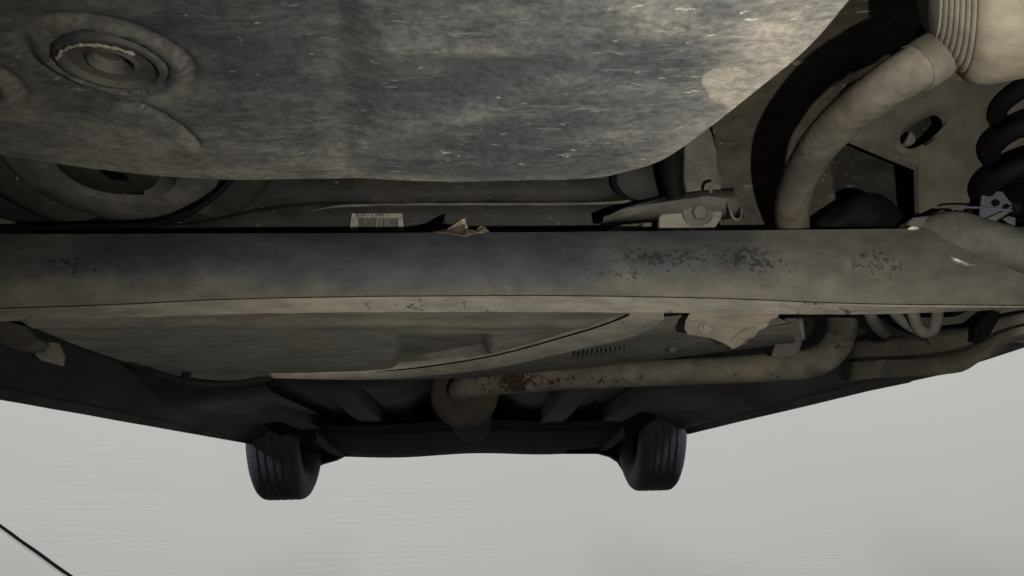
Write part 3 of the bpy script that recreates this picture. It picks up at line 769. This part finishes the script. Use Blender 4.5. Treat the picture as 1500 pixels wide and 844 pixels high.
for j in range(1, 70):
    v_ = j / 70
    rws.append([(lambda p: p - Vector((0, 0, tank_b(p))))(TO[i].lerp(TC, v_) - tn[i] * .004 * (1 - v_)) for i in range(160)])
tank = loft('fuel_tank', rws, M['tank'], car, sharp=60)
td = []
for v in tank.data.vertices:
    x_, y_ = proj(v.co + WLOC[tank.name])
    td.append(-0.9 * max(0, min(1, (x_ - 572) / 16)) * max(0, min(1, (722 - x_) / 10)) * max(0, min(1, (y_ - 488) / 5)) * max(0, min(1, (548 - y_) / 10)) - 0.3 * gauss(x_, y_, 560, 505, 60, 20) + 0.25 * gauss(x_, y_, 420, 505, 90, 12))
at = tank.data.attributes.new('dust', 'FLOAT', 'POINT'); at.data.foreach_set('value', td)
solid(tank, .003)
# seam flange following the right edge of the tank
sfl = []
strap_px = [(395, 549, 4), (470, 549, 7), (560, 546, 10), (660, 534, 14), (740, 519, 18), (820, 497, 22), (880, 479, 28), (930, 458, 36), (965, 430, 44)]
for x_, y_, w_ in spline(strap_px, 60):
    a = atK(x_, y_ - 2, -0.003); b = atK(x_ + 6, y_ + w_ * 0.85, -0.0085)
    m_ = a.lerp(b, .5) - Vector((0, 0, 0.004))
    sfl.append([a + Vector((0, 0, .012)), a, a.lerp(m_, .3) - Vector((0, 0, .001)), m_, b.lerp(m_, .3), b, b + Vector((0.002, 0.002, .012))])
gp = [r_[1] + Vector((0, -.004, -.001)) for r_ in sfl[14:52:4]]
tube('seam_gap_shade', gp, [.0004] + [.0013] * (len(gp) - 2) + [.0016], M['rubber_shade'], tank, n=50, seg=8)  # black tube standing in for the shaded groove along the flange
stp = loft('tank_flange', sfl, M['strap'], tank, sharp=35); solid(stp, .003)
# plastic cover right of the tank, with a row of raised marks
cov = loft('tank_cover', [[atZ(x, y, Z) for x, y, Z in r] for r in (
    [(560, 548, .222), (700, 532, .228), (820, 505, .24), (930, 470, .25), (1000, 462, .255), (1100, 458, .26)],
    [(560, 551, .219), (700, 540, .222), (830, 518, .230), (950, 490, .24), (1030, 476, .245), (1140, 466, .25)],
    [(560, 554, .217), (700, 547, .219), (840, 530, .222), (960, 508, .224), (1050, 492, .228), (1160, 475, .235)],
    [(560, 556, .216), (700, 552, .217), (845, 540, .219), (965, 524, .221), (1060, 512, .225), (1165, 500, .23)],
    [(560, 556, .26), (700, 552, .26), (845, 541, .26), (965, 526, .26), (1060, 514, .26), (1165, 502, .26)])], M['cover'], car); solid(cov, .003)
for k in range(12):
    x_ = 842 + k * 6.6; y_ = 519 - k * 0.55
    a = atZ(x_ - 2.0, y_ + 5.5, .2235); b = atZ(x_ + 2.4, y_ - 4.5, .2245)
    tube('raised_mark', [a, a.lerp(b, .5), b], 0.0017, M['arm'], cov, n=5, seg=6)
# beige heat shield plate
hs = prism('heat_shield', [atY(x, y, 1.16) for x, y in ((1003, 482), (1004, 470), (1012, 456), (1080, 450), (1146, 452), (1140, 464), (1128, 470), (1124, 479), (1112, 484), (1106, 493), (1094, 498), (1084, 507), (1074, 511), (1064, 504), (1044, 496), (1022, 492), (1008, 490))], (0, 0.004, 0), M['shield'], car, bev=0.0012)
bolt(atY(1033, 479, 1.158), (0, -1, -.2), 0.006, M['shield'], hs)
tube('shield_rib', [atY(1070, 502, 1.159), atY(1085, 488, 1.157), atY(1108, 478, 1.159)], [.0005, .0022, .0005], M['shield'], hs, n=16, seg=8)

for x_, y_ in ((520, 551), (655, 541), (800, 512)):
    bolt(atK(x_, y_, -.004), (0, -.5, -1), 0.0045, M['arm'], tank, name='flange_bolt')
for x_, y_ in ((880, 540), (985, 512), (1090, 500)):
    bolt(atZ(x_, y_, .217), (0, -.5, -1), 0.005, M['arm'], cov, name='cover_bolt')
# ---- left bracket bits ahead of the beam -----------------------------
lb = prism('tank_bracket', [atY(x, y, 1.18) for x, y in ((-30, 466), (30, 470), (48, 490), (63, 500), (50, 515), (20, 512), (-30, 490))], (0, 0.03, .0), M['rail'], car, bev=0.006)
prism('bracket_ear', [atY(x, y, 1.24) for x, y in ((50, 520), (66, 500), (84, 502), (92, 520), (90, 536), (60, 528))], (0, 0.01, .0), M['tank'], lb, bev=0.002)
tube('fuel_hose', [atY(*p) for p in ((190, 528, 1.33), (225, 545, 1.40), (262, 556, 1.44), (300, 563, 1.46), (350, 562, 1.47), (400, 552, 1.47))], .006, M['dark'], car, n=40, seg=12)
tube('fuel_hose', [atY(*p) for p in ((270, 530, 1.40), (276, 540, 1.41), (272, 552, 1.43), (276, 566, 1.45))], .0075, M['dark'], car, n=20, seg=12)

# ---- mid floor: pans, tunnel, ribs, sills ----------------------------
def section(X, Y):
    s_ = abs(X + 0.03)
    z = 0.25 + 0.10 * max(0, min(1, (1.95 - Y) / .3))
    if s_ < 0.22: z += 0.085 * (0.5 + 0.5 * math.cos(math.pi * min(1, s_ / 0.22)))
    z += 0.010 * (math.sin(X * 34) > 0.2) * (0.26 < s_ < 0.56)
    z += 0.03 * max(0, (s_ - 0.58) / .2)
    z -= 0.030 * max(0, (Y - 2.2) / 1.4)
    return z
xs = [-0.86 + 1.64 * i / 120 for i in range(121)]; ys = [1.18 + 0.1 * i for i in range(26)]
mf = loft('floor_pan', [[O + Vector((x, y, section(x, y) + .004 * noise.noise(Vector((x * 5, y * 5, 0))))) for x in xs] for y in ys], M['dark'], car, sharp=50); solid(mf, .002)
for X in (-0.60, -0.36, 0.28, 0.50):
    rws_ = []
    for k in range(14):
        y = 1.75 + 1.5 * k / 13; w_ = 0.045; z = section(X, y) + .004; xx = X * (1 - 0.10 * k / 13); hh_ = 0.002 + .043 * min(1, k / 6)
        rws_.append([O + Vector((xx - w_, y, z)), O + Vector((xx - w_ * .8, y, z - hh_)), O + Vector((xx + w_ * .8, y, z - hh_)), O + Vector((xx + w_, y, z))])
    bevel(loft('floor_rail', rws_, M['dark'], mf, caps=True, sharp=30), .008)
# sills with pinch seam; ends traced in their true planes
def vline(px, py, X):
    v = ray(px, py); return O + v * (X / v.x)
def sill(name, bottom, inner_dx, outer_dx, mat, lab):
    rows_ = []
    for p in bottom:
        g_ = 1 if inner_dx > 0 else -1; o_ = outer_dx; Y = p.y
        hf = 1.0 + 2.0 * max(0, min(1, (1.95 - Y) / .35))
        prof = [(0.30, .075 * hf), (0.20, .062 * hf), (0.110, .050 * hf), (0.060, .042 * hf), (0.042, .026 * hf ** .5), (0.036, .019), (0.010, .016), (0.004, 0.0), (-0.004, 0.0), (-0.006, .016)]
        rows_.append([p + Vector((g_ * a, 0, b)) for a, b in prof] + [p + Vector((o_, 0, .022)), p + Vector((o_ * 1.5, 0, .09)), p + Vector((o_ * 1.5, 0, .55))])
    return loft(name, rows_, mat, car, sharp=40)
lb0, lb1 = vline(-200, 549.5, -0.80), vline(367, 650.5, -0.80)
sill('sill', [lb0.lerp(lb1, k / 30) + Vector((0, 0, .0008 * noise.noise(Vector((k * .35, 0, 0))))) for k in range(31)], 0.11, -0.03, M['sill'], '')
rb_px = [(1406, 545), (1372, 550), (1335, 558), (1328, 561), (1270, 573), (1180, 595), (1090, 616), (1008, 636)]
sill('sill', [vline(x, y, 0.77) for x, y in rb_px], -0.025, 0.03, M['sill'], '')
xs_ = (1245, 1300, 1360, 1408, 1436, 1452, 1466, 1500, 1580); Ys_ = (1.40, 1.30, 1.21, 1.165, 1.145, 1.135, 1.13, 1.115, 1.10)
rws_ = []
for ys_, dy in (((498, 494, 486, 479, 472, 466, 462, 455, 440), .01), ((510, 506, 501, 494, 484, 477, 472, 464, 450), 0), ((523, 521, 517, 508, 496, 488, 482, 473, 458), 0), ((526, 524, 521, 513, 500, 492, 486, 476, 461), .022),
                ((531, 528, 526, 519, 505, 497, 490, 479, 464), -.004), ((545, 540, 537, 533, 517, 508, 499, 489, 474), -.008), ((558, 552, 549, 544, 528, 520, 507, 497, 486), .0), ((558, 552, 549, 544, 528, 520, 507, 497, 486), .05)):
    P_ = spline([atY(x, y, Y + dy) for x, y, Y in zip(xs_, ys_, Ys_)], 40)
    rws_.append(P_)
solid(loft('sill_end', rws_, M['rail'], car, sharp=50), .002)
# right inner parts: cables, fold, hole
for pts, r_ in ((((1330, 440, 1.12), (1338, 462, 1.12), (1345, 480, 1.13), (1354, 487, 1.13), (1366, 484, 1.13), (1372, 468, 1.12), (1374, 440, 1.12)), .0085),
                (((1296, 440, 1.16), (1312, 460, 1.16), (1330, 476, 1.15), (1352, 486, 1.135)), .008),
                (((1268, 440, 1.18), (1276, 464, 1.18), (1288, 482, 1.24), (1306, 494, 1.38), (1330, 498, 1.6)), .009)):
    tube('handbrake_cable', [atY(*p) for p in pts], r_, M['arm'], car, n=40, seg=14)
inn = loft('inner_rail', [[atY(x, y, Y) for x, y, Y in r] for r in (
    [(1180, 440, 1.58), (1300, 440, 1.42), (1370, 440, 1.28), (1440, 434, 1.18), (1520, 426, 1.10)],
    [(1180, 500, 1.64), (1310, 490, 1.46), (1375, 484, 1.30), (1430, 478, 1.20), (1520, 468, 1.12)],
    [(1180, 528, 1.68), (1300, 520, 1.50), (1370, 512, 1.34), (1430, 500, 1.25), (1520, 486, 1.24)],
    [(1180, 566, 1.74), (1300, 556, 1.55), (1380, 546, 1.40), (1440, 528, 1.27), (1520, 502, 1.26)])], M['arm'], car); solid(inn, .003)
prism('slot_shade_plate', [atY(x, y, 1.122) for x, y in ((1427, 500), (1430, 478), (1442, 462), (1450, 456), (1466, 455), (1462, 472), (1450, 492), (1440, 502))], (0, 0.012, 0), M['rubber_shade'], inn, bev=.002)  # black plate standing in for the darkness of an open hole
tube('brake_pipe', [atY(*p) for p in ((1252, 498, 1.36), (1270, 494, 1.33), (1286, 488, 1.30), (1292, 484, 1.28))], .0035, M['rubber_shade'], car, n=16, seg=8)
tube('brake_pipe', [atY(*p) for p in ((1282, 500, 1.3), (1294, 497, 1.3), (1303, 493, 1.29))], [.002, .0045, .003], M['rubber_shade'], car, n=12, seg=8)

# ---- front: tray, arch liners, wheels --------------------------------
tr = loft('front_undertray', [[O + Vector((x, y, z + 0.006 * math.cos(x * 9))) for x in [(-.70 + 1.32 * i / 24) for i in range(25)]] for y, z in ((2.65, .205), (2.9, .185), (3.1, .165), (3.35, .142), (3.6, .132), (3.72, .136), (3.78, .16), (3.8, .3))], M['front'], car, sharp=60); solid(tr, .003)
def wheel(xc, width, zb, px_tag):
    rad = 0.305; c = O + Vector((xc, 3.2, zb + rad))
    root = empty('front_wheel', c, car)
    w = width / 2
    prof = [(0.195, -w * .80), (0.215, -w * .93), (0.25, -w), (0.275, -w * .97), (0.292, -w * .88), (0.301, -w * .76)]
    prof += [(0.3035, -w * .66)]
    for g in (-.44, -.15, .15, .44):
        prof += [(0.3045, (g - .07) * w), (0.3005, (g - .045) * w), (0.3005, (g + .045) * w), (0.3045, (g + .07) * w)]
    prof += [(0.3035, w * .66), (0.301, w * .76), (0.292, w * .88), (0.275, w * .97), (0.25, w), (0.215, w * .93), (0.195, w * .80)]
    lathe('tyre', prof, c, (1, 0, 0), M['tyre'], root, seg=96, cap=False, sharp=35)
    lathe('rim', [(0.001, -w * .2), (0.15, -w * .25), (0.175, -w * .7), (0.20, -w * .80), (0.20, w * .80), (0.175, w * .7), (0.15, w * .25), (0.001, w * .2)], c, (1, 0, 0), M['rim'], root, seg=64, cap=False)
    return root
zl = atY(414, 733, 3.2).z - H; zr = atY(966, 719, 3.2).z - H
xl0, xl1 = vline(365, 690, -.86), None
wl = wheel(-0.737, 0.190, zl, 0); wl['label'] = 'front wheel on the left of the picture'
wr = wheel(0.708, 0.178, zr, 1); wr['label'] = 'front wheel on the right of the picture'
def liner(sgn, x_in, x_out, zc):
    rows_ = []
    for k in range(25):
        a = R(-6 + 192 * k / 24)
        cy, cz = 3.2 - 0.375 * math.cos(a), zc + 0.375 * math.sin(a)
        rows_.append([O + Vector((x_in, cy, cz - (0.0))), O + Vector(((x_in + x_out) / 2, cy, cz)), O + Vector((x_out, cy, cz))])
    o = loft('arch_liner', rows_, M['dark'], car, sharp=60); solid(o, .003)
liner(-1, -0.56, -0.90, zl + .305); liner(1, 0.54, 0.84, zr + .305)
for X, zb in ((-0.555, zl), (0.535, zr)):
    pts = []
    for k in range(15):
        a = R(0 + 180 * k / 14); pts.append(O + Vector((X, 3.2 - .38 * math.cos(a), zb + .305 + .38 * math.sin(a))))
    low = [O + Vector((X, 3.58, .135)), O + Vector((X, 3.3, .125)), O + Vector((X, 3.1, .13)), O + Vector((X, 2.82, .16))]
    prism('inner_arch', pts + low, (0.004, 0, 0), M['dark'], car, bev=0)
for nm, poly in (('splash_shield', ((380, 640), (395, 690), (430, 692), (456, 684), (470, 679), (488, 674), (500, 668), (520, 665), (580, 664), (580, 630))),
                 ('splash_shield', ((830, 630), (830, 664), (880, 664), (898, 669), (910, 677), (918, 690), (926, 705), (955, 700), (1000, 640)))):
    prism(nm, [atY(x, y, 3.42) for x, y in poly], (0, .10, 0), M['front'], car, bev=.004)
for X, nm in ((-0.86, 'body_side'), (0.83, 'body_side')):
    box(nm, O + Vector((X, 1.6, 0.62)), (0.02, 4.4, 0.5), M['sill'], car)
box('rear_bumper', O + Vector((-.03, -0.52, 0.62)), (1.7, 0.04, 0.5), M['sill'], car)

# ---- scrap stuck on the beam ------------------------------------------
scr = empty('torn_sticker', atY(680, 344, 0.915))
tag(scr, 'torn tan paper scrap with curled white edge on top of the axle beam', 'paper scrap')
def sheet(name, pts, mat, n=None):
    o = mk(name, [atY(*p) for p in pts], n, mat, scr, smooth=False); solid(o, .0006); return o
sheet('crumpled_paper', [(632, 340.5, .93), (655, 336, .935), (676, 322, .945), (679, 329, .94), (676, 341, .915), (654, 341, .912), (681, 346.5, .890), (683, 336, .92), (697, 338, .925), (704, 331, .94), (710, 332.5, .94), (718, 341, .93), (700, 341, .912), (690, 343.5, .9)],
      M['scrap'], [(0, 1, 5), (1, 2, 3, 4), (1, 4, 5), (5, 4, 6), (4, 3, 7), (4, 7, 6), (7, 8, 13, 6), (8, 9, 10, 12), (10, 11, 12), (8, 12, 13)])
sheet('curled_edge', [(679.5, 321, .944), (682, 320.5, .943), (682.5, 327, .938), (685.5, 333.5, .93), (681, 334.5, .928), (680, 328, .94), (672, 326, .945), (673, 324, .945)], M['white'], [(0, 1, 2, 5), (5, 2, 3, 4), (0, 5, 6, 7)])

# ---- cable on the wall -------------------------------------------------
cp = []
for k in range(12):
    t = k / 11
    p = atY(-30 + 165 * t, 749 + 118 * t + 0.3 * math.sin(k * 1.9), WALL_Y - 0.012)
    cp.append(p)
cbl = tube('cable', cp, [0.011 + 0.002 * noise.noise(Vector((k * 1.3, 2, 0))) for k in range(12)], M['cable'], None, n=60, seg=12)
tag(cbl, 'black cable running diagonally down the pale wall', 'cable')
